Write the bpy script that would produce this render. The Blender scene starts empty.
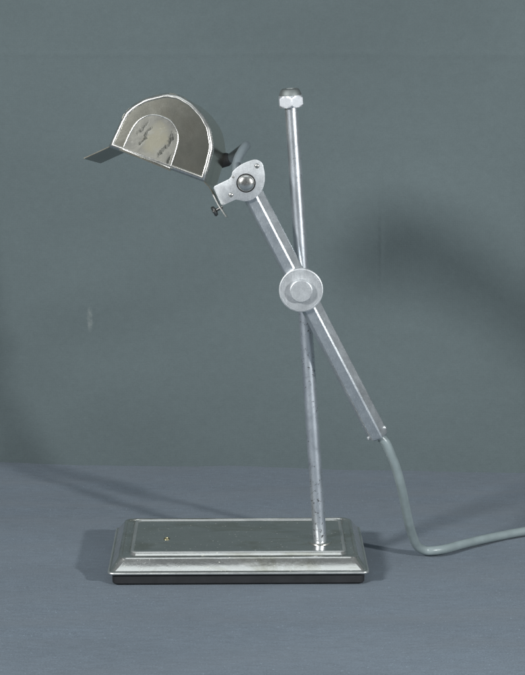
import bpy, bmesh, math, random
from mathutils import Vector, Matrix
R = math.radians
random.seed(4)
scn = bpy.context.scene
COL = scn.collection

# ------------------------------------------------------------------ camera
cd = bpy.data.cameras.new("camera"); cam = bpy.data.objects.new("camera", cd); COL.objects.link(cam)
cam.location = (0, -1.78, 0.579)
cam.rotation_euler = (R(90 - 11.6), 0, 0)
cd.sensor_fit = 'VERTICAL'; cd.sensor_height = 36.0; cd.lens = 2000 / 675 * 36.0
cd.clip_start = 0.05; cd.clip_end = 100
scn.camera = cam

# ------------------------------------------------------------------ world, lamps, exposure
w = bpy.data.worlds.new("World"); scn.world = w; w.use_nodes = True
bg = w.node_tree.nodes["Background"]
# the dim studio: dark at the level of the lamp, paler towards the ceiling
wn = w.node_tree; tc = wn.nodes.new("ShaderNodeTexCoord"); sp = wn.nodes.new("ShaderNodeSeparateXYZ")
rp = wn.nodes.new("ShaderNodeValToRGB"); nz = wn.nodes.new("ShaderNodeTexNoise"); ad = wn.nodes.new("ShaderNodeMath"); ma = wn.nodes.new("ShaderNodeMath")
wn.links.new(tc.outputs["Generated"], sp.inputs[0]); wn.links.new(tc.outputs["Generated"], nz.inputs["Vector"])
nz.inputs["Scale"].default_value = 2.2; nz.inputs["Detail"].default_value = 2
ma.operation = 'MULTIPLY_ADD'; ma.inputs[1].default_value = 0.9; wn.links.new(nz.outputs["Fac"], ma.inputs[0]); wn.links.new(sp.outputs[2], ma.inputs[2])
rp.color_ramp.elements[0].position = 0.25; rp.color_ramp.elements[0].color = (0.38, 0.41, 0.41, 1)
rp.color_ramp.elements[1].position = 1.0; rp.color_ramp.elements[1].color = (1.55, 1.70, 1.80, 1)
wn.links.new(ma.outputs[0], rp.inputs[0]); wn.links.new(rp.outputs[0], bg.inputs[0])
bg.inputs[1].default_value = 0.135
scn.view_settings.view_transform = 'Standard'; scn.view_settings.look = 'None'
scn.view_settings.exposure = 0.0; scn.view_settings.gamma = 1.0

def lamp(name, az, el, dist, size, power, col, target=(0.0, 0.0, 0.2), shape='DISK', size_y=None):
    """studio lamp; az measured from the camera side, positive to the right"""
    t = Vector(target)
    d = Vector((math.sin(R(az)) * math.cos(R(el)), -math.cos(R(az)) * math.cos(R(el)), math.sin(R(el))))
    l = bpy.data.lights.new(name, 'AREA'); l.shape = shape; l.size = size; l.energy = power; l.color = col
    if size_y: l.size_y = size_y
    o = bpy.data.objects.new(name, l); COL.objects.link(o)
    o.location = t + d * dist
    o.rotation_euler = (-d).to_track_quat('-Z', 'Y').to_euler()
    return o
lamp("studio_light", -41, 25.5, 2.3, 0.34, 45, (0.97, 0.985, 0.99))
lamp("studio_light", 41.5, 24.2, 1.53, 0.07, 15.5, (0.96, 0.985, 0.995), (0.05, -0.01, 0.02))
lamp("overhead_light", 0, 68, 2.0, 1.3, 3.6, (0.88, 0.96, 1.0), shape='RECTANGLE', size_y=0.9)

# ------------------------------------------------------------------ node helpers
def new_mat(name):
    m = bpy.data.materials.new(name); m.use_nodes = True
    nt = m.node_tree
    return m, nt, nt.nodes["Principled BSDF"]

def N(nt, typ, **kw):
    n = nt.nodes.new(typ)
    for k, v in kw.items(): setattr(n, k, v)
    return n

def coords(nt, scale=(1, 1, 1), rot=(0, 0, 0)):
    tc = N(nt, "ShaderNodeTexCoord"); mp = N(nt, "ShaderNodeMapping")
    mp.inputs["Scale"].default_value = scale; mp.inputs["Rotation"].default_value = rot
    nt.links.new(tc.outputs["Object"], mp.inputs[0])
    return mp.outputs[0]

def noise(nt, co, scale, detail=4, rough=0.55, dist=0.0):
    n = N(nt, "ShaderNodeTexNoise")
    n.inputs["Scale"].default_value = scale; n.inputs["Detail"].default_value = detail
    n.inputs["Roughness"].default_value = rough; n.inputs["Distortion"].default_value = dist
    nt.links.new(co, n.inputs["Vector"])
    return n.outputs["Fac"]

def ramp(nt, src, stops):
    r = N(nt, "ShaderNodeValToRGB"); e = r.color_ramp.elements
    while len(e) < len(stops): e.new(0.5)
    for el, (p, c) in zip(e, stops):
        el.position = p
        el.color = (c, c, c, 1) if isinstance(c, (int, float)) else (*c, 1)
    nt.links.new(src, r.inputs[0])
    return r.outputs[0]

def mix(nt, fac, a, b, blend='MIX'):
    n = N(nt, "ShaderNodeMix", data_type='RGBA', blend_type=blend)
    for sock, v in ((n.inputs[0], fac), (n.inputs[6], a), (n.inputs[7], b)):
        if isinstance(v, bpy.types.NodeSocket): nt.links.new(v, sock)
        elif isinstance(v, (int, float)): sock.default_value = v if sock.type == 'VALUE' else (v, v, v, 1)
        else: sock.default_value = (*v, 1)
    return n.outputs[2]

def math_n(nt, op, a, b=0.0, c=None, clamp=False):
    n = N(nt, "ShaderNodeMath", operation=op, use_clamp=clamp)
    for i, v in enumerate((a, b, c)):
        if v is None: continue
        if isinstance(v, bpy.types.NodeSocket): nt.links.new(v, n.inputs[i])
        else: n.inputs[i].default_value = v
    return n.outputs[0]

def bump(nt, bs, h, strength, dist):
    b = N(nt, "ShaderNodeBump"); b.inputs["Strength"].default_value = strength; b.inputs["Distance"].default_value = dist
    nt.links.new(h, b.inputs["Height"]); nt.links.new(b.outputs[0], bs.inputs["Normal"])

# ------------------------------------------------------------------ materials
def metal(name, col, rough=(0.25, 0.4), scale=900, bump_s=0.15, bump_d=0.0002, pits=None, patch=60, dust=0.0, metallic=1.0,
          stretch=(1, 1, 1), grain=0.86, rot=(0, 0, 0), tarn=None, scratch=0.0, wav=0.0):
    m, nt, bs = new_mat(name)
    co = coords(nt, stretch, rot)
    big = noise(nt, co, patch, 4, 0.6, 0.6)
    fine = noise(nt, co, scale, 3, 0.6)
    c = mix(nt, ramp(nt, big, [(0.35, 0.0), (0.7, 1.0)]), tuple(x * 0.86 for x in col), col)
    c = mix(nt, ramp(nt, fine, [(0.3, 0.0), (0.75, 1.0)]), mix(nt, 1.0, c, (grain, grain, grain), 'MULTIPLY'), c)
    if tarn:                            # brownish tarnish in irregular patches
        tn = noise(nt, co, tarn[0], 6, 0.65, 0.8)
        c = mix(nt, ramp(nt, tn, [(tarn[1], 0.0), (tarn[1] + 0.16, 1.0)]), c, tarn[2])
    r = math_n(nt, 'ADD', math_n(nt, 'MULTIPLY', big, 0.6), math_n(nt, 'MULTIPLY', fine, 0.4))
    rr = N(nt, "ShaderNodeMapRange"); nt.links.new(r, rr.inputs[0])
    rr.inputs[1].default_value = 0.3; rr.inputs[2].default_value = 0.7
    rr.inputs[3].default_value = rough[0]; rr.inputs[4].default_value = rough[1]
    rs = rr.outputs[0]
    if scratch:
        sc_ = noise(nt, coords(nt, (2600, 2600, 60), rot), 1.0, 2, 0.5)
        sm = math_n(nt, 'MULTIPLY', ramp(nt, sc_, [(0.60, 0.0), (0.68, 1.0)]), scratch)
        c = mix(nt, sm, c, tuple(min(1.0, x * 1.5) for x in col))
        rs = math_n(nt, 'ADD', rs, math_n(nt, 'MULTIPLY', sm, 0.15))
    met = None
    if pits:
        pn = noise(nt, co, pits[0], 5, 0.65, 0.3)
        zone = noise(nt, co, pits[3] if len(pits) > 3 else 30, 2, 0.5)
        k = math_n(nt, 'ADD', pn, math_n(nt, 'MULTIPLY', math_n(nt, 'SUBTRACT', zone, 0.5), 0.35))
        pm = ramp(nt, k, [(pits[1], 0.0), (pits[1] + 0.045, 1.0)])
        c = mix(nt, pm, c, pits[2])
        rs = math_n(nt, 'MAXIMUM', rs, math_n(nt, 'MULTIPLY', pm, 0.7))
    if dust:
        v = N(nt, "ShaderNodeTexVoronoi", feature='F1'); v.inputs["Scale"].default_value = 420
        nt.links.new(co, v.inputs["Vector"])
        pick = ramp(nt, noise(nt, co, 210, 3, 0.7), [(0.55, 0.0), (0.62, 1.0)])
        d = math_n(nt, 'MULTIPLY', ramp(nt, v.outputs["Distance"], [(0.10, 1.0), (0.22, 0.0)]), pick)
        d = math_n(nt, 'MULTIPLY', d, dust)
        c = mix(nt, d, c, (0.62, 0.62, 0.55))
        met = math_n(nt, 'SUBTRACT', metallic, math_n(nt, 'MULTIPLY', d, 0.8))
        rs = math_n(nt, 'MAXIMUM', rs, math_n(nt, 'MULTIPLY', d, 0.8))
    nt.links.new(c, bs.inputs["Base Color"]); nt.links.new(rs, bs.inputs["Roughness"])
    bs.inputs["Metallic"].default_value = metallic
    if met is not None: nt.links.new(met, bs.inputs["Metallic"])
    h = math_n(nt, 'ADD', fine, math_n(nt, 'MULTIPLY', big, 1.5))
    if wav:                             # sheet metal is never quite flat
        h = math_n(nt, 'ADD', h, math_n(nt, 'MULTIPLY', noise(nt, coords(nt, (22, 60, 22)), 1.0, 3, 0.5, 0.5), wav))
    if bump_s: bump(nt, bs, h, bump_s, bump_d)
    return m

M = {}
M['nickel'] = metal("dull_nickel", (0.66, 0.645, 0.555), (0.14, 0.18), 1300, 0.0, 0.00008, patch=22, grain=0.97, tarn=(22, 0.50, (0.52, 0.50, 0.42)))
M['shell'] = metal("dull_nickel_shell", (0.66, 0.62, 0.51), (0.13, 0.20), 1300, 0.0, 0.00008, patch=22, grain=0.97, tarn=(22, 0.50, (0.42, 0.40, 0.34)))
M['rim'] = metal("polished_rim", (0.84, 0.83, 0.79), (0.20, 0.34), 700, 0.05, 0.0001, patch=90)
M['plate'] = metal("worn_chrome_plate", (0.75, 0.745, 0.71), (0.06, 0.24), 1000, 0.10, 0.0002, patch=34, dust=1.0, stretch=(0.6, 1.6, 1), tarn=(30, 0.50, (0.50, 0.49, 0.43)), metallic=0.96, wav=16)
M['worn_edge'] = metal("worn_plate_edge", (0.74, 0.75, 0.73), (0.26, 0.42), 900, 0.3, 0.0002, metallic=0.88, patch=60)
M['rod'] = metal("pitted_steel_rod", (0.83, 0.87, 0.91), (0.32, 0.42), 1100, 0.2, 0.0002,
                 pits=(360, 0.628, (0.12, 0.125, 0.13), 13), tarn=(75, 0.585, (0.42, 0.45, 0.48)), patch=50, metallic=0.93)
M['nut'] = metal("bright_steel_nut", (0.74, 0.76, 0.79), (0.42, 0.50), 900, 0.12, 0.0001, metallic=0.80)
M['nut_top'] = metal("dark_nut_top", (0.30, 0.325, 0.32), (0.6, 0.7), 900, 0.3, 0.0002)  # dome darker and rougher than the hex nut under it
M['brass'] = metal("dull_brass", (0.50, 0.45, 0.28), (0.3, 0.45), 900, 0.2, 0.0002)
M['hood_inside'] = metal("dark_inside", (0.30, 0.31, 0.30), (0.25, 0.36), 900, 0.1, 0.0001)  # inner faces of the hood, darker than the outer sheet
M['satin'] = metal("satin_aluminium", (0.74, 0.765, 0.78), (0.42, 0.54), 1500, 0.3, 0.0002, patch=140, metallic=0.82, grain=0.76, scratch=0.35)
M['bar'] = metal("dull_aluminium_bar", (0.77, 0.81, 0.835), (0.30, 0.42), 1200, 0.25, 0.0002, patch=80, metallic=0.9, dust=0.45, scratch=0.5, rot=(0, R(27.3), 0), grain=0.8,
                 pits=(700, 0.70, (0.30, 0.31, 0.32), 40))
M['dark_steel'] = metal("dark_screw_steel", (0.22, 0.22, 0.21), (0.3, 0.45), 900, 0.2, 0.0002)

def plain(name, col, rough, bump_scale=900, bump_s=0.3, var=0.2, spec=0.4, patch=60):
    m, nt, bs = new_mat(name); co = coords(nt)
    a = noise(nt, co, patch, 4); f = noise(nt, co, bump_scale, 3)
    c = mix(nt, ramp(nt, a, [(0.3, 0.0), (0.7, 1.0)]), tuple(x * (1 - var) for x in col), tuple(x * (1 + var) for x in col))
    nt.links.new(c, bs.inputs["Base Color"]); bs.inputs["Roughness"].default_value = rough
    bs.inputs["Specular IOR Level"].default_value = spec
    bump(nt, bs, f, bump_s, 0.0003)
    return m
M['rubber'] = plain("black_rubber", (0.020, 0.021, 0.023), 0.62)
M['dark'] = plain("painted_gap_shadow", (0.012, 0.012, 0.012), 0.8)
M['cord'] = plain("grey_rubber_cord", (0.225, 0.27, 0.275), 0.33, 260, 0.35, 0.12, 0.55, 70)
M['stub'] = plain("dark_grey_rubber", (0.16, 0.19, 0.205), 0.5, 500, 0.25, 0.12, 0.4, 35)

ORG = Vector((-0.0225, 0.0045, 0.0))          # the lamp's own origin: middle of its base on the cloth
AX = Vector((0.1371, 0.9752, -0.1736)); SU = Vector((0.9290, -0.1874, -0.3192)); SW = Vector((0.3438, 0.1176, 0.9317))
AX.normalize(); SU = (SU - AX * SU.dot(AX)).normalized(); SW = SU.cross(AX).normalized()
if SW.z < 0: SW = -SW
S0 = Vector((-0.1348, -0.0261, 0.3906))

def window_mat():
    m, nt, bs = new_mat("mica_painted_reflections"); co = coords(nt)
    def along(v, off):                       # millimetres along the pane
        d = N(nt, "ShaderNodeVectorMath", operation='DOT_PRODUCT'); d.inputs[1].default_value = tuple(v * 1000)
        tc = N(nt, "ShaderNodeTexCoord"); nt.links.new(tc.outputs["Object"], d.inputs[0])
        return math_n(nt, 'SUBTRACT', d.outputs["Value"], off)
    o_ = (S0 - ORG) * 1000
    u = along(SU, o_.dot(SU)); v = along(SW, o_.dot(SW))
    base = noise(nt, co, 70, 5, 0.62, 0.6)
    fine = noise(nt, co, 260, 4, 0.65, 0.4)
    c = mix(nt, ramp(nt, base, [(0.35, 0.0), (0.65, 1.0)]), (0.14, 0.138, 0.125), (0.26, 0.255, 0.22))
    def blob(u0, v0, ru, rv, w_=0.9):        # ragged oval: reflected glow painted into the pane's centre
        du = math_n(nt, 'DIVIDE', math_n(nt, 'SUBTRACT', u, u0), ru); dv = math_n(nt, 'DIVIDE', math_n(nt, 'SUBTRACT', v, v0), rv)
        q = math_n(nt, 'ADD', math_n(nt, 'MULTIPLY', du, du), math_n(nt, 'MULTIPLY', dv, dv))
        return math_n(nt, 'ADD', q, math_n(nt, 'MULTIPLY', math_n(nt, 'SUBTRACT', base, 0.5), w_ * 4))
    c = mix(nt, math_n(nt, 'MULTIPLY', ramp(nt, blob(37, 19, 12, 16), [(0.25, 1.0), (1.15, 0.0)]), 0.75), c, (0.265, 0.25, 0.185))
    k = None  # dark streaks: distorted reflections painted into the pane colour
    for u0, v0, ru, rv, sl in ((23.5, 25, 2.0, 8, 0.30), (29.5, 22, 1.7, 9, 0.22), (27, 13, 1.8, 5, 0.3), (49, 23, 2.3, 9, -0.12), (47.5, 11, 1.9, 7, 0.25), (52, 33, 1.5, 4, -0.4), (54, 7, 1.6, 6, 0.1)):
        uu = math_n(nt, 'SUBTRACT', u, math_n(nt, 'MULTIPLY', math_n(nt, 'SUBTRACT', v, v0), sl))
        uu = math_n(nt, 'ADD', uu, math_n(nt, 'MULTIPLY', math_n(nt, 'SUBTRACT', base, 0.5), 16.0))
        du = math_n(nt, 'DIVIDE', math_n(nt, 'SUBTRACT', uu, u0), ru); dv = math_n(nt, 'DIVIDE', math_n(nt, 'SUBTRACT', v, v0), rv)
        q = math_n(nt, 'ADD', math_n(nt, 'MULTIPLY', du, du), math_n(nt, 'MULTIPLY', dv, dv))
        q = math_n(nt, 'ADD', q, math_n(nt, 'MULTIPLY', math_n(nt, 'SUBTRACT', fine, 0.5), 4.5))
        e = ramp(nt, q, [(0.15, 1.0), (1.2, 0.0)])
        k = e if k is None else math_n(nt, 'MAXIMUM', k, e)
    k = math_n(nt, 'MULTIPLY', k, ramp(nt, noise(nt, coords(nt, (1, 1, 0.45)), 420, 4, 0.7, 0.5), [(0.36, 0.2), (0.54, 0.9)]))
    c = mix(nt, k, c, (0.035, 0.037, 0.030))
    c = mix(nt, math_n(nt, 'MULTIPLY', ramp(nt, fine, [(0.62, 0.0), (0.70, 1.0)]), 0.35), c, (0.5, 0.5, 0.44))
    nt.links.new(c, bs.inputs["Base Color"])
    bs.inputs["Roughness"].default_value = 0.28
    bs.inputs["Metallic"].default_value = 0.25
    bump(nt, bs, math_n(nt, 'ADD', base, math_n(nt, 'MULTIPLY', k, -0.5)), 0.12, 0.0008)
    return m
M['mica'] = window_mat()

def cloth(name, col, wall=False):
    m, nt, bs = new_mat(name); co = coords(nt)
    a = noise(nt, coords(nt, (4, 9, 9) if not wall else (3, 3, 5)), 1.0, 5, 0.55, 0.4)
    b = noise(nt, coords(nt, (60, 260, 60) if not wall else (130, 60, 130)), 1.0, 4, 0.6)
    c = mix(nt, ramp(nt, a, [(0.3, 0.0), (0.7, 1.0)]), tuple(x * 0.90 for x in col), tuple(x * 1.08 for x in col))
    c = mix(nt, ramp(nt, b, [(0.3, 0.0), (0.7, 1.0)]), mix(nt, 1.0, c, (0.94, 0.94, 0.94) if wall else (0.84, 0.84, 0.84), 'MULTIPLY'), c)
    g = noise(nt, co, 800, 2, 0.6)
    c = mix(nt, ramp(nt, g, [(0.35, 0.0), (0.65, 1.0)]), mix(nt, 1.0, c, (0.92, 0.92, 0.92) if wall else (0.78, 0.78, 0.78), 'MULTIPLY'), c)
    if not wall:                       # pale lint on the table cloth
        l = noise(nt, co, 420, 2, 0.5)
        c = mix(nt, math_n(nt, 'MULTIPLY', ramp(nt, l, [(0.70, 0.0), (0.74, 1.0)]), 0.5), c, tuple(min(1, x * 1.9) for x in col))
    w1 = N(nt, "ShaderNodeTexWave", wave_type='BANDS', bands_direction='X')
    w2 = N(nt, "ShaderNodeTexWave", wave_type='BANDS', bands_direction='Z' if wall else 'Y')
    for wv in (w1, w2):
        wv.inputs["Scale"].default_value = 300; wv.inputs["Distortion"].default_value = 2.0
        wv.inputs["Detail"].default_value = 2; nt.links.new(co, wv.inputs["Vector"])
    weave = math_n(nt, 'ADD', w1.outputs["Fac"], w2.outputs["Fac"])
    f = noise(nt, co, 700, 3, 0.6)
    h = math_n(nt, 'ADD', math_n(nt, 'MULTIPLY', weave, 0.10), math_n(nt, 'MULTIPLY', f, 0.5))
    h = math_n(nt, 'ADD', h, math_n(nt, 'MULTIPLY', b, 0.8))
    if wall:                           # chalk scuff left of the lamp, wear of the cloth itself
        sp = N(nt, "ShaderNodeSeparateXYZ"); nt.links.new(co, sp.inputs[0])
        wob = math_n(nt, 'MULTIPLY', math_n(nt, 'SUBTRACT', f, 0.5), 0.006)
        dx = math_n(nt, 'DIVIDE', math_n(nt, 'ADD', math_n(nt, 'SUBTRACT', sp.outputs[0], SCUFF[0]), wob), 0.0035)
        dz = math_n(nt, 'DIVIDE', math_n(nt, 'SUBTRACT', sp.outputs[2], SCUFF[1]), 0.016)
        rr = math_n(nt, 'ADD', math_n(nt, 'MULTIPLY', dx, dx), math_n(nt, 'MULTIPLY', dz, dz))
        def gauss(sock, c0, wd):
            t = math_n(nt, 'DIVIDE', math_n(nt, 'SUBTRACT', sock, c0), wd)
            return math_n(nt, 'POWER', 2.718, math_n(nt, 'MULTIPLY', math_n(nt, 'MULTIPLY', t, t), -1.0))
        wx = math_n(nt, 'ADD', sp.outputs[0], math_n(nt, 'MULTIPLY', math_n(nt, 'SUBTRACT', a, 0.5), 0.02))
        wz = math_n(nt, 'ADD', sp.outputs[2], math_n(nt, 'MULTIPLY', math_n(nt, 'SUBTRACT', a, 0.5), 0.012))
        cre = math_n(nt, 'MULTIPLY', gauss(wx, 0.128, 0.0022), gauss(sp.outputs[2], 0.265, 0.07))
        cre = math_n(nt, 'ADD', cre, math_n(nt, 'MULTIPLY', gauss(wz, 0.448, 0.0035), 0.55))
        h = math_n(nt, 'ADD', h, math_n(nt, 'MULTIPLY', cre, 1.3))
        s = math_n(nt, 'MULTIPLY', ramp(nt, rr, [(0.2, 1.0), (1.0, 0.0)]), ramp(nt, noise(nt, co, 260, 3), [(0.35, 0.05), (0.6, 0.26)]))
        c = mix(nt, s, c, (0.36, 0.38, 0.36))
    nt.links.new(c, bs.inputs["Base Color"])
    bs.inputs["Roughness"].default_value = 0.9; bs.inputs["Specular IOR Level"].default_value = 0.15
    bs.inputs["Sheen Weight"].default_value = 0.08
    bump(nt, bs, h, 0.60, 0.0009)
    return m
SCUFF = (-0.187, 0.162)
M['table'] = cloth("blue_grey_table_cloth", (0.162, 0.200, 0.240))
M['wall'] = cloth("green_grey_backdrop_cloth", (0.120, 0.150, 0.155), True)

# ------------------------------------------------------------------ mesh helpers

def link(name, bm, mat, parent=None, smooth=35, org=ORG):
    me = bpy.data.meshes.new(name)
    if parent is not None:
        bmesh.ops.translate(bm, verts=bm.verts, vec=-org)
    bmesh.ops.recalc_face_normals(bm, faces=bm.faces)
    bm.to_mesh(me); bm.free()
    mats = mat if isinstance(mat, (list, tuple)) else [mat]
    for m_ in mats: me.materials.append(m_)
    if smooth:
        me.shade_smooth(); me.set_sharp_from_angle(angle=R(smooth))
    o = bpy.data.objects.new(name, me); COL.objects.link(o)
    if parent is not None: o.parent = parent
    return o

def loft(bm, rings, cap0=True, cap1=True, mi=0, closed=True, band=None):
    vs = [[bm.verts.new(p) for p in r] for r in rings]
    fs = []
    n = len(vs[0])
    for a, b in zip(vs, vs[1:]):
        for i in range(n if closed else n - 1):
            j = (i + 1) % n
            fs.append(bm.faces.new((a[i], a[j], b[j], b[i])))
    if cap0: fs.append(bm.faces.new(vs[0]))
    if cap1: fs.append(bm.faces.new(vs[-1][::-1]))
    for q, f in enumerate(fs): f.material_index = mi if band is None or q >= n * (len(vs) - 1) else band[q // n]
    return vs

def frame(ax):
    ax = ax.normalized()
    t = Vector((0, 0, 1)) if abs(ax.z) < 0.9 else Vector((1, 0, 0))
    x = t.cross(ax).normalized(); return x, ax.cross(x)

def lathe(bm, p, ax, prof, seg=48, mi=0, cap0=True, cap1=True):
    """prof: (distance along axis, radius)"""
    ax = Vector(ax).normalized(); x, y = frame(ax); p = Vector(p)
    rings = [[p + ax * d + (x * math.cos(2 * math.pi * i / seg) + y * math.sin(2 * math.pi * i / seg)) * r
              for i in range(seg)] for d, r in prof]
    loft(bm, rings, cap0, cap1, mi)

def catmull(pts, n=8):
    pts = [Vector(p) for p in pts]; P = [pts[0] * 2 - pts[1]] + pts + [pts[-1] * 2 - pts[-2]]
    out = []
    for i in range(1, len(P) - 2):
        for k in range(n):
            t = k / n; a, b, c, d = P[i - 1:i + 3]
            out.append(0.5 * ((2 * b) + (-a + c) * t + (2 * a - 5 * b + 4 * c - d) * t * t + (-a + 3 * b - 3 * c + d) * t ** 3))
    out.append(pts[-1]); return out

def tube(bm, pts, r, seg=16, cap=True, mi=0, closed=False):
    pts = [Vector(p) for p in pts]; rings = []; prev = None
    n = len(pts)
    for i, p in enumerate(pts):
        if closed: t = (pts[(i + 1) % n] - pts[i - 1]).normalized()
        else: t = (pts[min(i + 1, n - 1)] - pts[max(i - 1, 0)]).normalized()
        if prev is None: x, y = frame(t)
        else:
            x = (prev - t * prev.dot(t)).normalized(); y = t.cross(x)
        prev = x
        rr = r(i / (n - 1)) if callable(r) else r
        rings.append([p + (x * math.cos(2 * math.pi * k / seg) + y * math.sin(2 * math.pi * k / seg)) * rr for k in range(seg)])
    if closed:
        rings.append(rings[0])
        vs = [[bm.verts.new(q) for q in rg] for rg in rings[:-1]]
        for a, b in zip(vs, vs[1:] + vs[:1]):
            for k in range(seg):
                j = (k + 1) % seg; f = bm.faces.new((a[k], a[j], b[j], b[k])); f.material_index = mi
    else:
        loft(bm, rings, cap, cap, mi)

def off2(poly, d):
    """inset a CCW/CW closed 2-D outline by d (positive: inwards)"""
    n = len(poly); area = sum(poly[i][0] * poly[(i + 1) % n][1] - poly[(i + 1) % n][0] * poly[i][1] for i in range(n))
    sg = 1 if area > 0 else -1; out = []
    for i in range(n):
        a, b, c = Vector(poly[i - 1]), Vector(poly[i]), Vector(poly[(i + 1) % n])
        e1 = (b - a).normalized(); e2 = (c - b).normalized()
        n1 = Vector((-e1.y, e1.x)) * sg; n2 = Vector((-e2.y, e2.x)) * sg
        m_ = (n1 + n2); m_ = m_.normalized() if m_.length > 1e-6 else n1
        out.append(b + m_ * (d / max(0.35, m_.dot(n1))))
    return out

def rrect(w_, h_, r, n=6):
    pts = []
    for cx, cy, a0 in ((w_ / 2 - r, h_ / 2 - r, 0), (-w_ / 2 + r, h_ / 2 - r, 90), (-w_ / 2 + r, -h_ / 2 + r, 180), (w_ / 2 - r, -h_ / 2 + r, 270)):
        for k in range(n + 1):
            a = R(a0 + 90 * k / n); pts.append((cx + r * math.cos(a), cy + r * math.sin(a)))
    return pts

# ------------------------------------------------------------------ the setting
def fbm(x, y, s):
    from mathutils import noise as nz
    return nz.fractal(Vector((x * s, y * s * 1.6, 3.7)), 1.0, 2.0, 4)

def wall_y(x): return 0.3327 - 0.0611 * x            # foot of the backdrop

bm = bmesh.new()
nx, ny = 150, 140
grid = []
for j in range(ny + 1):
    row = []
    for i in range(nx + 1):
        x = -1.2 + 2.4 * i / nx
        y0, y1 = -1.3, wall_y(x) + 0.02
        y = y0 + (y1 - y0) * j / ny
        away = min(1, max(0, (math.hypot(max(0, abs(x + 0.0225) - 0.125), max(0, abs(y - 0.0045) - 0.08))) / 0.06))
        z = (fbm(x, y, 5.0) * 0.0026 + fbm(x + 9, y * 2.6, 12) * 0.0016) * away
        z += 0.0017 * math.exp(-((y + 0.17 - 0.08 * x + 0.012 * math.sin(7 * x)) / 0.014) ** 2)
        z += 0.0011 * math.exp(-((y - 0.13 + 0.25 * (x - 0.25)) / 0.010) ** 2) * (1 if x > 0.13 else 0)
        # two soft folds in the cloth, left of the base and across the front
        z += 0.0013 * math.exp(-((y + 0.045 + 0.06 * (x + 0.3) + 0.01 * math.sin(9 * x)) / 0.010) ** 2) * (1 if x < -0.16 else 0) * min(1, max(0, (-x - 0.16) / 0.05))
        z += 0.0016 * math.exp(-((y - 0.205 - 0.10 * x) / 0.012) ** 2)
        row.append(bm.verts.new((x, y, z - 0.0012)))
    grid.append(row)
for j in range(ny):
    for i in range(nx):
        bm.faces.new((grid[j][i], grid[j][i + 1], grid[j + 1][i + 1], grid[j + 1][i]))
o = link("table_top", bm, M['table'], smooth=180)
o["kind"] = "structure"; o["label"] = "blue-grey cloth covering the table under the lamp"; o["category"] = "table top"

bm = bmesh.new()
nx, nz_ = 130, 110; grid = []
for j in range(nz_ + 1):
    row = []
    for i in range(nx + 1):
        x = -1.5 + 3.0 * i / nx; z = -0.02 + 1.7 * j / nz_
        d = fbm(x + 4, z + 2, 3.0) * 0.004
        row.append(bm.verts.new((x, wall_y(x) + 0.004 + d, z)))
    grid.append(row)
for j in range(nz_):
    for i in range(nx):
        bm.faces.new((grid[j][i], grid[j][i + 1], grid[j + 1][i + 1], grid[j + 1][i]))
o = link("backdrop", bm, M['wall'], smooth=180)
o["kind"] = "structure"; o["label"] = "plain grey-green cloth backdrop behind the lamp"; o["category"] = "backdrop"

# ------------------------------------------------------------------ the lamp
lampo = bpy.data.objects.new("desk_lamp", None); COL.objects.link(lampo)
lampo.location = ORG; lampo.empty_display_size = 0.05
lampo["label"] = "vintage nickel and steel adjustable desk lamp with half round shade on rectangular base"
lampo["category"] = "lamp"
L = lampo

# base: pressed metal cover over a black rubber block
BW, BD = 0.2350, 0.1415
def base_ring(inset, z, r):
    rot = Matrix.Rotation(R(0.8), 3, 'Z')
    return [ORG + rot @ Vector((x, y, 0)) + Vector((0, 0, z)) for x, y in rrect(BW - 2 * inset, BD - 2 * inset, max(r, 0.0008))]
bm = bmesh.new()
prof = [
    (0.0022, 0.0098, 0.004), (0.0008, 0.0098, 0.005), (0.0001, 0.0104, 0.0055), (0.0000, 0.0112, 0.0055), (0.0005, 0.0120, 0.005), (0.0014, 0.0123, 0.005),
    (0.0022, 0.0126, 0.005), (0.0030, 0.0134, 0.005), (0.0088, 0.0219, 0.0085), (0.0094, 0.0228, 0.007), (0.0100, 0.0234, 0.0085), (0.0107, 0.0237, 0.0085), (0.0115, 0.0236, 0.0085),
    (0.0122, 0.0230, 0.0085), (0.0126, 0.0224, 0.0085), (0.0132, 0.0222, 0.0085), (0.0180, 0.0222, 0.007), (0.0186, 0.0226, 0.0068), (0.0198, 0.0246, 0.006), (0.0204, 0.0253, 0.0055),
    (0.0211, 0.0256, 0.005), (0.0218, 0.0254, 0.005), (0.0223, 0.0249, 0.004), (0.0227, 0.0245, 0.004), (0.0234, 0.0244, 0.004), (0.030, 0.0244, 0.003)]
edge = [1 if (2 <= k <= 4 or 18 <= k <= 22) else 0 for k in range(len(prof) - 1)]   # rolled edges worn dull and pale
loft(bm, [base_ring(*q) for q in prof], cap0=False, cap1=True, band=edge)
base = link("base", bm, [M['plate'], M['worn_edge']], L, 28)
base["label"] = "tarnished rectangular metal base with bevelled sides and raised panel"
bm = bmesh.new()
loft(bm, [base_ring(*q) for q in ((0.0050, 0.0, 0.004), (0.0040, 0.0012, 0.005), (0.0038, 0.0100, 0.005))])
link("rubber_foot", bm, M['rubber'], base, 35)
bm = bmesh.new()
lathe(bm, (-0.0885, -0.0045, 0.0242), (0, 0, 1), [(0, 0.0030), (0.0006, 0.0029), (0.0011, 0.0022), (0.0011, 0.0016), (0.0004, 0.0012)], 24)
link("rivet", bm, M['brass'], base)

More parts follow.
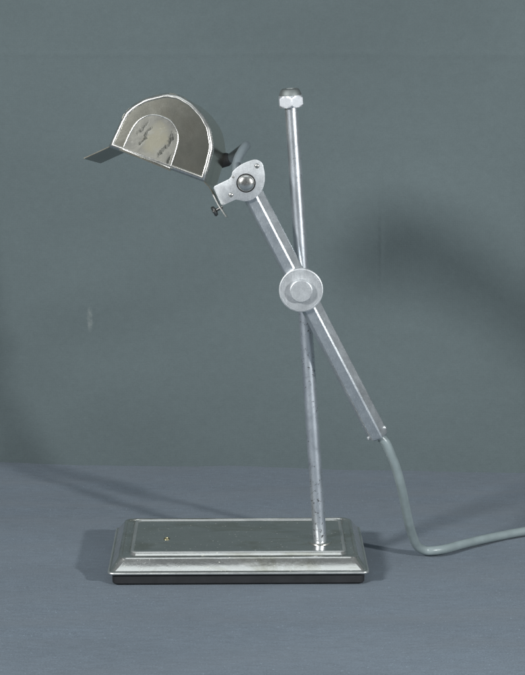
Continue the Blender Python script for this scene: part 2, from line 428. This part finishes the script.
# rod: slightly leaning steel tube on a low collar, with a hex nut on top
P0 = Vector((0.0530, -0.0130, 0.0248)); P1 = Vector((0.0252, -0.0130, 0.4236)); RAX = (P1 - P0).normalized(); RL = (P1 - P0).length
bm = bmesh.new()
lathe(bm, P0, RAX, [(0.0, 0.0062), (0.002, 0.00615), (0.2, 0.0061), (RL - 0.0006, 0.0060), (RL + 0.003, 0.0060)], 40)
rod = link("rod", bm, M['rod'], L)
rod["label"] = "slightly leaning round steel rod with pitted surface"
bm = bmesh.new()
lathe(bm, P0 - Vector((0, 0, 0.0004)), (0, 0, 1), [(0, 0.0108), (0.0007, 0.0107), (0.0011, 0.0101), (0.0012, 0.0070)], 40)
link("collar", bm, M['rim'], L)
bm = bmesh.new()
ax = RAX; x, y = frame(ax); rings = []
AP = 0.0102
def hexr(a): 
    k = (math.degrees(a) % 60) - 30; return AP / math.cos(R(k))
TURN = R(4)
def nut_rings(prof):
    return [[P1 + ax * d + (x * math.cos(2 * math.pi * i / 96 + TURN) + y * math.sin(2 * math.pi * i / 96 + TURN)) * min(hexr(2 * math.pi * i / 96), lim)
             for i in range(96)] for d, lim in prof]
loft(bm, nut_rings(((0.0, 0.0072), (0.0, 0.0103), (0.0008, 0.0108), (0.0016, 0.0114), (0.0022, 0.0125), (0.0078, 0.0125), (0.0084, 0.0116), (0.0094, 0.0109), (0.0104, 0.0102))))
nut = link("hex_nut", bm, M['nut'], L, 18)
bm = bmesh.new()
loft(bm, nut_rings(((0.0098, 0.0098), (0.0110, 0.0099), (0.0135, 0.0090), (0.0152, 0.0081), (0.0160, 0.0074), (0.0163, 0.0066), (0.0163, 0.0045), (0.0150, 0.0042))))
link("nut_dome", bm, M['nut_top'], nut, 40)

# arm: hexagonal aluminium bar in front of the rod
YA = -0.0300
A0 = Vector((-0.0136, YA, 0.3585)); A1 = Vector((0.1053, YA, 0.1278)); AAX = (A1 - A0).normalized()
side = AAX.cross(Vector((0, 1, 0))).normalized(); fr = Vector((0, -1, 0))
if side.x < 0: side = -side                    # points right/up of the bar
AF = 0.0098                                    # across corners / 2
def hexring(p, s, ch=0.10, turn=-14):
    pts = []
    for k in range(6):
        a0 = R(60 * k + 30 + turn)
        for da in (-1, 1):                     # softened corners
            a = a0 + da * R(5.0)
            pts.append(p + (fr * math.cos(a) + side * math.sin(a)) * AF * s * 0.985)
    return pts
bm = bmesh.new()
AL = (A1 - A0).length
loft(bm, [hexring(A0 + AAX * d, s) for d, s in ((0.0, 0.9), (0.001, 1.0), (AL * 0.5, 1.0), (AL - 0.0045, 1.0), (AL - 0.0012, 0.90), (AL, 0.74))])
arm = link("arm", bm, M['bar'], L, 20)
arm["label"] = "slanting hexagonal aluminium bar crossing in front of the rod"
for s, d in ((1, 0.0065), (-1, 0.0045)):
    bm = bmesh.new()
    q = A1 - AAX * d + side * s * AF * 0.84 + fr * 0.003
    lathe(bm, q, side * s + fr * 0.25, [(0, 0.0018), (0.0011, 0.0018), (0.0016, 0.0014), (0.0018, 0.0005)], 20)
    link("set_screw", bm, M['satin'], arm)

# clamp at the crossing
K = Vector((0.0340, 0, 0.2650))
bm = bmesh.new()
lathe(bm, K + Vector((0, -0.0385, 0)), (0, -1, 0), [(-0.001, 0.0150), (0.0, 0.0188), (0.0006, 0.0196), (0.0042, 0.0196), (0.0048, 0.0194), (0.0050, 0.0190), (0.0050, 0.0181), (0.0047, 0.01795), (0.0047, 0.0175), (0.0050, 0.0173), (0.0050, 0.0104)], 72)
knob = link("clamp_knob", bm, M['satin'], L, 30)
knob["label"] = "round satin clamp knob where arm and rod cross"
bm = bmesh.new()
lathe(bm, K + Vector((0, -0.0434, 0)), (0, -1, 0), [(0, 0.0101), (0.0046, 0.0100), (0.0052, 0.0098), (0.0055, 0.0093), (0.0056, 0.0030)], 56)
link("knob_cap", bm, M['satin'], knob, 30)
bm = bmesh.new()
lathe(bm, K + Vector((0, -0.0368, 0)), (0, 1, 0), [(0, 0.0120), (0.0, 0.0125), (0.0300, 0.0125), (0.0310, 0.0115)], 40)
link("clamp_block", bm, M['satin'], L)

# shade: half round hood of sheet metal, open underneath
def S(u, w_, d=0.0): return S0 + (SU * u + SW * w_ + AX * d) * 0.001
ARCH = [(0, 0), (1.5, 17), (2.7, 31.6), (7.8, 40.9), (15.8, 50.2), (31.9, 60.6), (43.5, 62.6), (56.6, 60.1), (69.4, 53.6), (79.1, 45.1), (87.4, 30.5), (89.2, 16), (90.1, 0)]
arch = [Vector(p) for p in ARCH]
smooth_arch = [Vector((p.x, p.y)) for p in catmull([(a.x, a.y, 0) for a in arch], 4)]
SL = 70.0
left_fl = [(-18.3, -17.6), (-9, -8.7), (-1.2, -1.2)]
right_fl = [(91.5, -0.9), (95.5, -2.6), (99.3, -5.6), (102.5, -8.8)]
def sheet(bm, line, th, d0, d1, inside=0):
    """constant thickness sheet following an open (u,w) line, from depth d0 to d1"""
    line = [Vector(p) for p in line]; n = len(line); a, b = [], []
    for i in range(n):
        t = (line[min(i + 1, n - 1)] - line[max(i - 1, 0)]).normalized(); nn = Vector((t.y, -t.x)) * th
        a.append(line[i]); b.append(line[i] + nn)
    poly = a + b[::-1]
    rings = [[S(p.x, p.y, d) for p in poly] for d in (d0, d1)]
    vs = [[bm.verts.new(q) for q in r] for r in rings]
    m_ = len(poly)
    for i in range(m_):
        j = (i + 1) % m_; f = bm.faces.new((vs[0][i], vs[0][j], vs[1][j], vs[1][i])); f.material_index = inside if n <= i < m_ - 1 else 0
    for r_ in (0, 1):
        for i in range(n - 1):
            bm.faces.new((vs[r_][i], vs[r_][i + 1], vs[r_][m_ - 2 - i], vs[r_][m_ - 1 - i]))
bm = bmesh.new()
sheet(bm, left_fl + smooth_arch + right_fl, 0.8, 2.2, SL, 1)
shade = link("shade", bm, [M['shell'], M['hood_inside']], L, 40)
shade["label"] = "half round hood of thin dull nickel sheet, open underneath"
# front end cap with a rolled, faceted rim
cap = [Vector((p.x, p.y)) for p in [Vector(a) for a in ARCH]]
cap2 = []
for i in range(len(cap) - 1):
    cap2 += [cap[i].lerp(cap[i + 1], 0.14), cap[i].lerp(cap[i + 1], 0.86)] if 2 <= i <= 10 else [cap[i], cap[i].lerp(cap[i + 1], 0.5)]
cap2 = [Vector((0, 0))] + cap2[1:] + [Vector((90.1, 0))]
bm = bmesh.new()
rings = []
for ins, d in ((-0.5, 6.0), (-0.9, 4.6), (-0.8, 3.4), (-0.4, 2.2), (0.3, 1.1), (1.2, 0.35), (2.2, 0.0), (2.9, 0.15), (3.4, 0.7), (3.8, 1.3)):
    rings.append([S(p.x, p.y, d) for p in off2(cap2, ins)])
loft(bm, rings, cap0=False, cap1=False)
link("rim", bm, M['rim'], shade, 32)
bm = bmesh.new()
edge_c = off2(cap2, 3.5); mid = Vector((45, 28))
loft(bm, [[S(p.x, p.y, 2.2) for p in edge_c]] + [[S(*(mid + (p - mid) * k), 1.05 - 0.42 * (1 - k * k)) for p in edge_c] for k in (1.0, 0.92, 0.8, 0.65, 0.5, 0.35, 0.2)])
endcap = link("end_cap", bm, M['nickel'], shade, 50)
inner = off2([Vector((p.x, p.y)) for p in smooth_arch], 1.0)
bm = bmesh.new()
loft(bm, [[S(p.x, p.y, d) for p in inner] for d in (SL - 1.8, SL - 0.8)])
link("back_plate", bm, M['nickel'], shade, 30)
# arched window in the cap
WIN = [(12.6, 1.6), (13.2, 10), (13.9, 17.0), (15.7, 26.0), (19.5, 33.0), (24.8, 37.6), (31.3, 39.8), (38, 40.1), (44.5, 38.9), (50.0, 35.4), (54.0, 30.6), (56.6, 23.5), (57.6, 14), (58.0, 0.2)]
win = [Vector((p.x, p.y)) for p in catmull([(a, b, 0) for a, b in WIN], 4)]
bm = bmesh.new()
tube(bm, [S(p.x, p.y, 0.52) for p in win], 0.00075, 8, closed=True)
link("window_frame", bm, M['rim'], shade, 60)
bm = bmesh.new()
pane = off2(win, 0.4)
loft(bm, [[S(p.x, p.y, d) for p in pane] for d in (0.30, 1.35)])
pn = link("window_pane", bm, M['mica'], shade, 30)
pn["label"] = "yellowish arched pane with painted-in reflections"
# sill fold under the window
bm = bmesh.new()
sheet(bm, [(10.5, 0.9), (35, 0.2), (59.5, -0.9)], 1.1, -2.6, 1.0)
link("window_sill", bm, M['nickel'], shade, 30)
# fixing tab on the right that takes the bracket
bm = bmesh.new()
sheet(bm, [(101.8, -8.0), (108.8, -14.6), (114.4, -18.6), (119.6, -22.4)], 0.9, 0.8, 13.0)
link("fixing_tab", bm, M['rim'], shade, 40)

# screw through the tab
tdir = Vector((0.76, -0.65)); nin = Vector((-0.65, -0.76))
base_pt = Vector((111.5, -16.6))
def along(k): q = base_pt + nin * k; return S(q.x, q.y, 5.0)
bm = bmesh.new()
sax = along(1) - along(0)
lathe(bm, along(-1.5), sax, [(0, 0.0014), (0.0060, 0.0014)], 16)
lathe(bm, along(4.6), sax, [(0, 0.0020), (0.0006, 0.0042), (0.0020, 0.0044), (0.0032, 0.0036), (0.0037, 0.0016)], 24)
for k in range(2):                             # wing of the thumb screw
    q = along(7.0)
    wx = (SU * tdir.x + SW * tdir.y).normalized() if k == 0 else AX
    lathe(bm, q - wx * 0.0046, wx, [(0, 0.0006), (0.0008, 0.0013), (0.0084, 0.0013), (0.0092, 0.0006)], 12)
link("screw", bm, M['dark_steel'], L)

# hinge bracket: rounded front plate folded round to the tab, with a second ear behind the arm
B = Vector((-0.0144, 0, 0.3600))
OUT = [(-28.4, -4.4), (-27.4, -2.6), (-14.8, 3.5), (-12.6, 6.4), (-11.3, 10.5), (-4.6, 16.0), (3.0, 19.4), (8.0, 20.6), (12.2, 19.3), (14.6, 16.3), (15.7, 12.0), (16.5, 6.5), (16.2, 0.6), (14.8, -4.8), (12.4, -8.9),
       (8.6, -12.6), (4.2, -15.2), (-0.9, -16.2), (-5.4, -15.3), (-9.0, -14.6), (-20.2, -19.8), (-21.6, -19.2)]
def plate(bm, outline, y0, th, bev=0.0004):
    o2 = [Vector(p) for p in outline]
    rings = []
    for ins, dy in ((0.45, 0.0), (0.12, 0.12), (0.0, 0.45), (0.0, th - 0.45), (0.45, th)):
        rings.append([B + Vector((p.x, 0, p.y)) * 0.001 + Vector((0, y0 + dy * 0.001, 0)) for p in off2(o2, ins)])
    loft(bm, rings)
rounded = OUT[:2] + [tuple(p)[:2] for p in catmull([(a, b, 0) for a, b in OUT[2:20]], 3)] + OUT[20:]
bm = bmesh.new()
plate(bm, rounded, -0.0425, 1.8)
br = link("hinge_bracket", bm, M['satin'], L, 40)
br["label"] = "rounded satin hinge plate joining arm and shade"
bm = bmesh.new()
plate(bm, off2([p for p in rounded if p[0] > -13], 3.0), -0.0195, 1.8)
link("rear_ear", bm, M['satin'], br, 40)
bm = bmesh.new()                               # folded flange lying against the tab
e0 = B + Vector((-28.2, 0, -4.8)) * 0.001; e1 = B + Vector((-21.8, 0, -19.0)) * 0.001
nx_ = Vector((e1.z - e0.z, 0, -(e1.x - e0.x))).normalized(); 
if nx_.x > 0: nx_ = -nx_
rings = []
for yy in (-0.0420, -0.0265):
    rings.append([Vector((p.x, yy, p.z)) for p in (e0, e1, e1 - nx_ * 0.0016, e0 - nx_ * 0.0016)])
loft(bm, rings)
link("folded_flange", bm, M['satin'], br, 30)
for px, pz in ((9.6, 14.9), (-13.1, -10.5), (-11.3, 5.3)):
    bm = bmesh.new(); rr = 1.9 if px > -11 or pz < 0 else 0.8
    c = B + Vector((px, 0, pz)) * 0.001 + Vector((0, -0.0424, 0))
    lathe(bm, c, (0, -1, 0), [(0, (rr + 0.35) * 0.001), (0.0003, (rr + 0.3) * 0.001), (0.0002, rr * 0.00095), (0.0007, rr * 0.0008), (0.0009, rr * 0.0003)], 24)
    link("rivet", bm, M['rim'], br, 50)
bm = bmesh.new()
c = B + Vector((0, -0.0424, 0))
lathe(bm, c, (0, -1, 0), [(0, 0.0084), (0.0002, 0.0084), (0.0002, 0.0060)], 40, mi=0)
link("pivot_gap_shadow", bm, M['dark'], br)  # flat dark ring painting in the shadow of the groove round the button
bm = bmesh.new()
lathe(bm, c, (0, -1, 0), [(0, 0.0066), (0.0009, 0.0074), (0.0015, 0.0073), (0.0024, 0.0064), (0.0031, 0.0050), (0.0035, 0.0033), (0.0037, 0.0015), (0.00375, 0.0003)], 48)
pv = link("pivot_button", bm, M['rim'], br, 60)

# power cord: from the lower end of the arm to the cloth and away to the right
cpts = [(0.1020, -0.030, 0.1342), (0.1068, -0.030, 0.1278), (0.1115, -0.030, 0.1220), (0.1162, -0.029, 0.1111), (0.1211, -0.026, 0.0981), (0.1263, -0.020, 0.0794),
        (0.1310, -0.010, 0.0585), (0.1352, 0.000, 0.0392), (0.1399, 0.010, 0.0226), (0.1452, 0.0175, 0.0105), (0.1530, 0.0215, 0.0050), (0.1615, 0.0225, 0.0044), (0.1721, 0.0275, 0.0044),
        (0.1874, 0.0400, 0.0044), (0.2081, 0.0556, 0.0044), (0.2289, 0.0690, 0.0044), (0.2553, 0.0840, 0.0044), (0.33, 0.118, 0.0044), (0.45, 0.15, 0.0044), (0.65, 0.16, 0.0044), (0.9, 0.20, 0.0044)]
bm = bmesh.new()
cp = catmull(cpts, 8)
tube(bm, cp, lambda t: 0.0036 + 0.0007 * min(1, t / 0.06), 20)
cord = link("power_cord", bm, M['cord'], L, 180)
cord["label"] = "thick grey rubber cord"
bm = bmesh.new()                               # where the cord loops from the arm into the shade
spts = [(-0.0125, -0.029, 0.352), (-0.0175, -0.0285, 0.3590), (-0.0225, -0.026, 0.3675), (-0.0222, -0.021, 0.3770), (-0.0185, -0.014, 0.3842), (-0.0150, -0.003, 0.3880),
        (-0.0150, 0.010, 0.3865), (-0.0200, 0.022, 0.3815), (-0.0290, 0.030, 0.3740), (-0.0390, 0.034, 0.3690), (-0.0500, 0.034, 0.3680)]
tube(bm, catmull(spts, 8), 0.0040, 18)
link("cord_loop", bm, M['stub'], L, 180)
bm = bmesh.new()
lathe(bm, (-0.0300, 0.030, 0.3730), (-0.9, 0.25, -0.3), [(0, 0.0052), (0.002, 0.0062), (0.010, 0.0062)], 24)
link("cord_grommet", bm, M['rubber'], L)
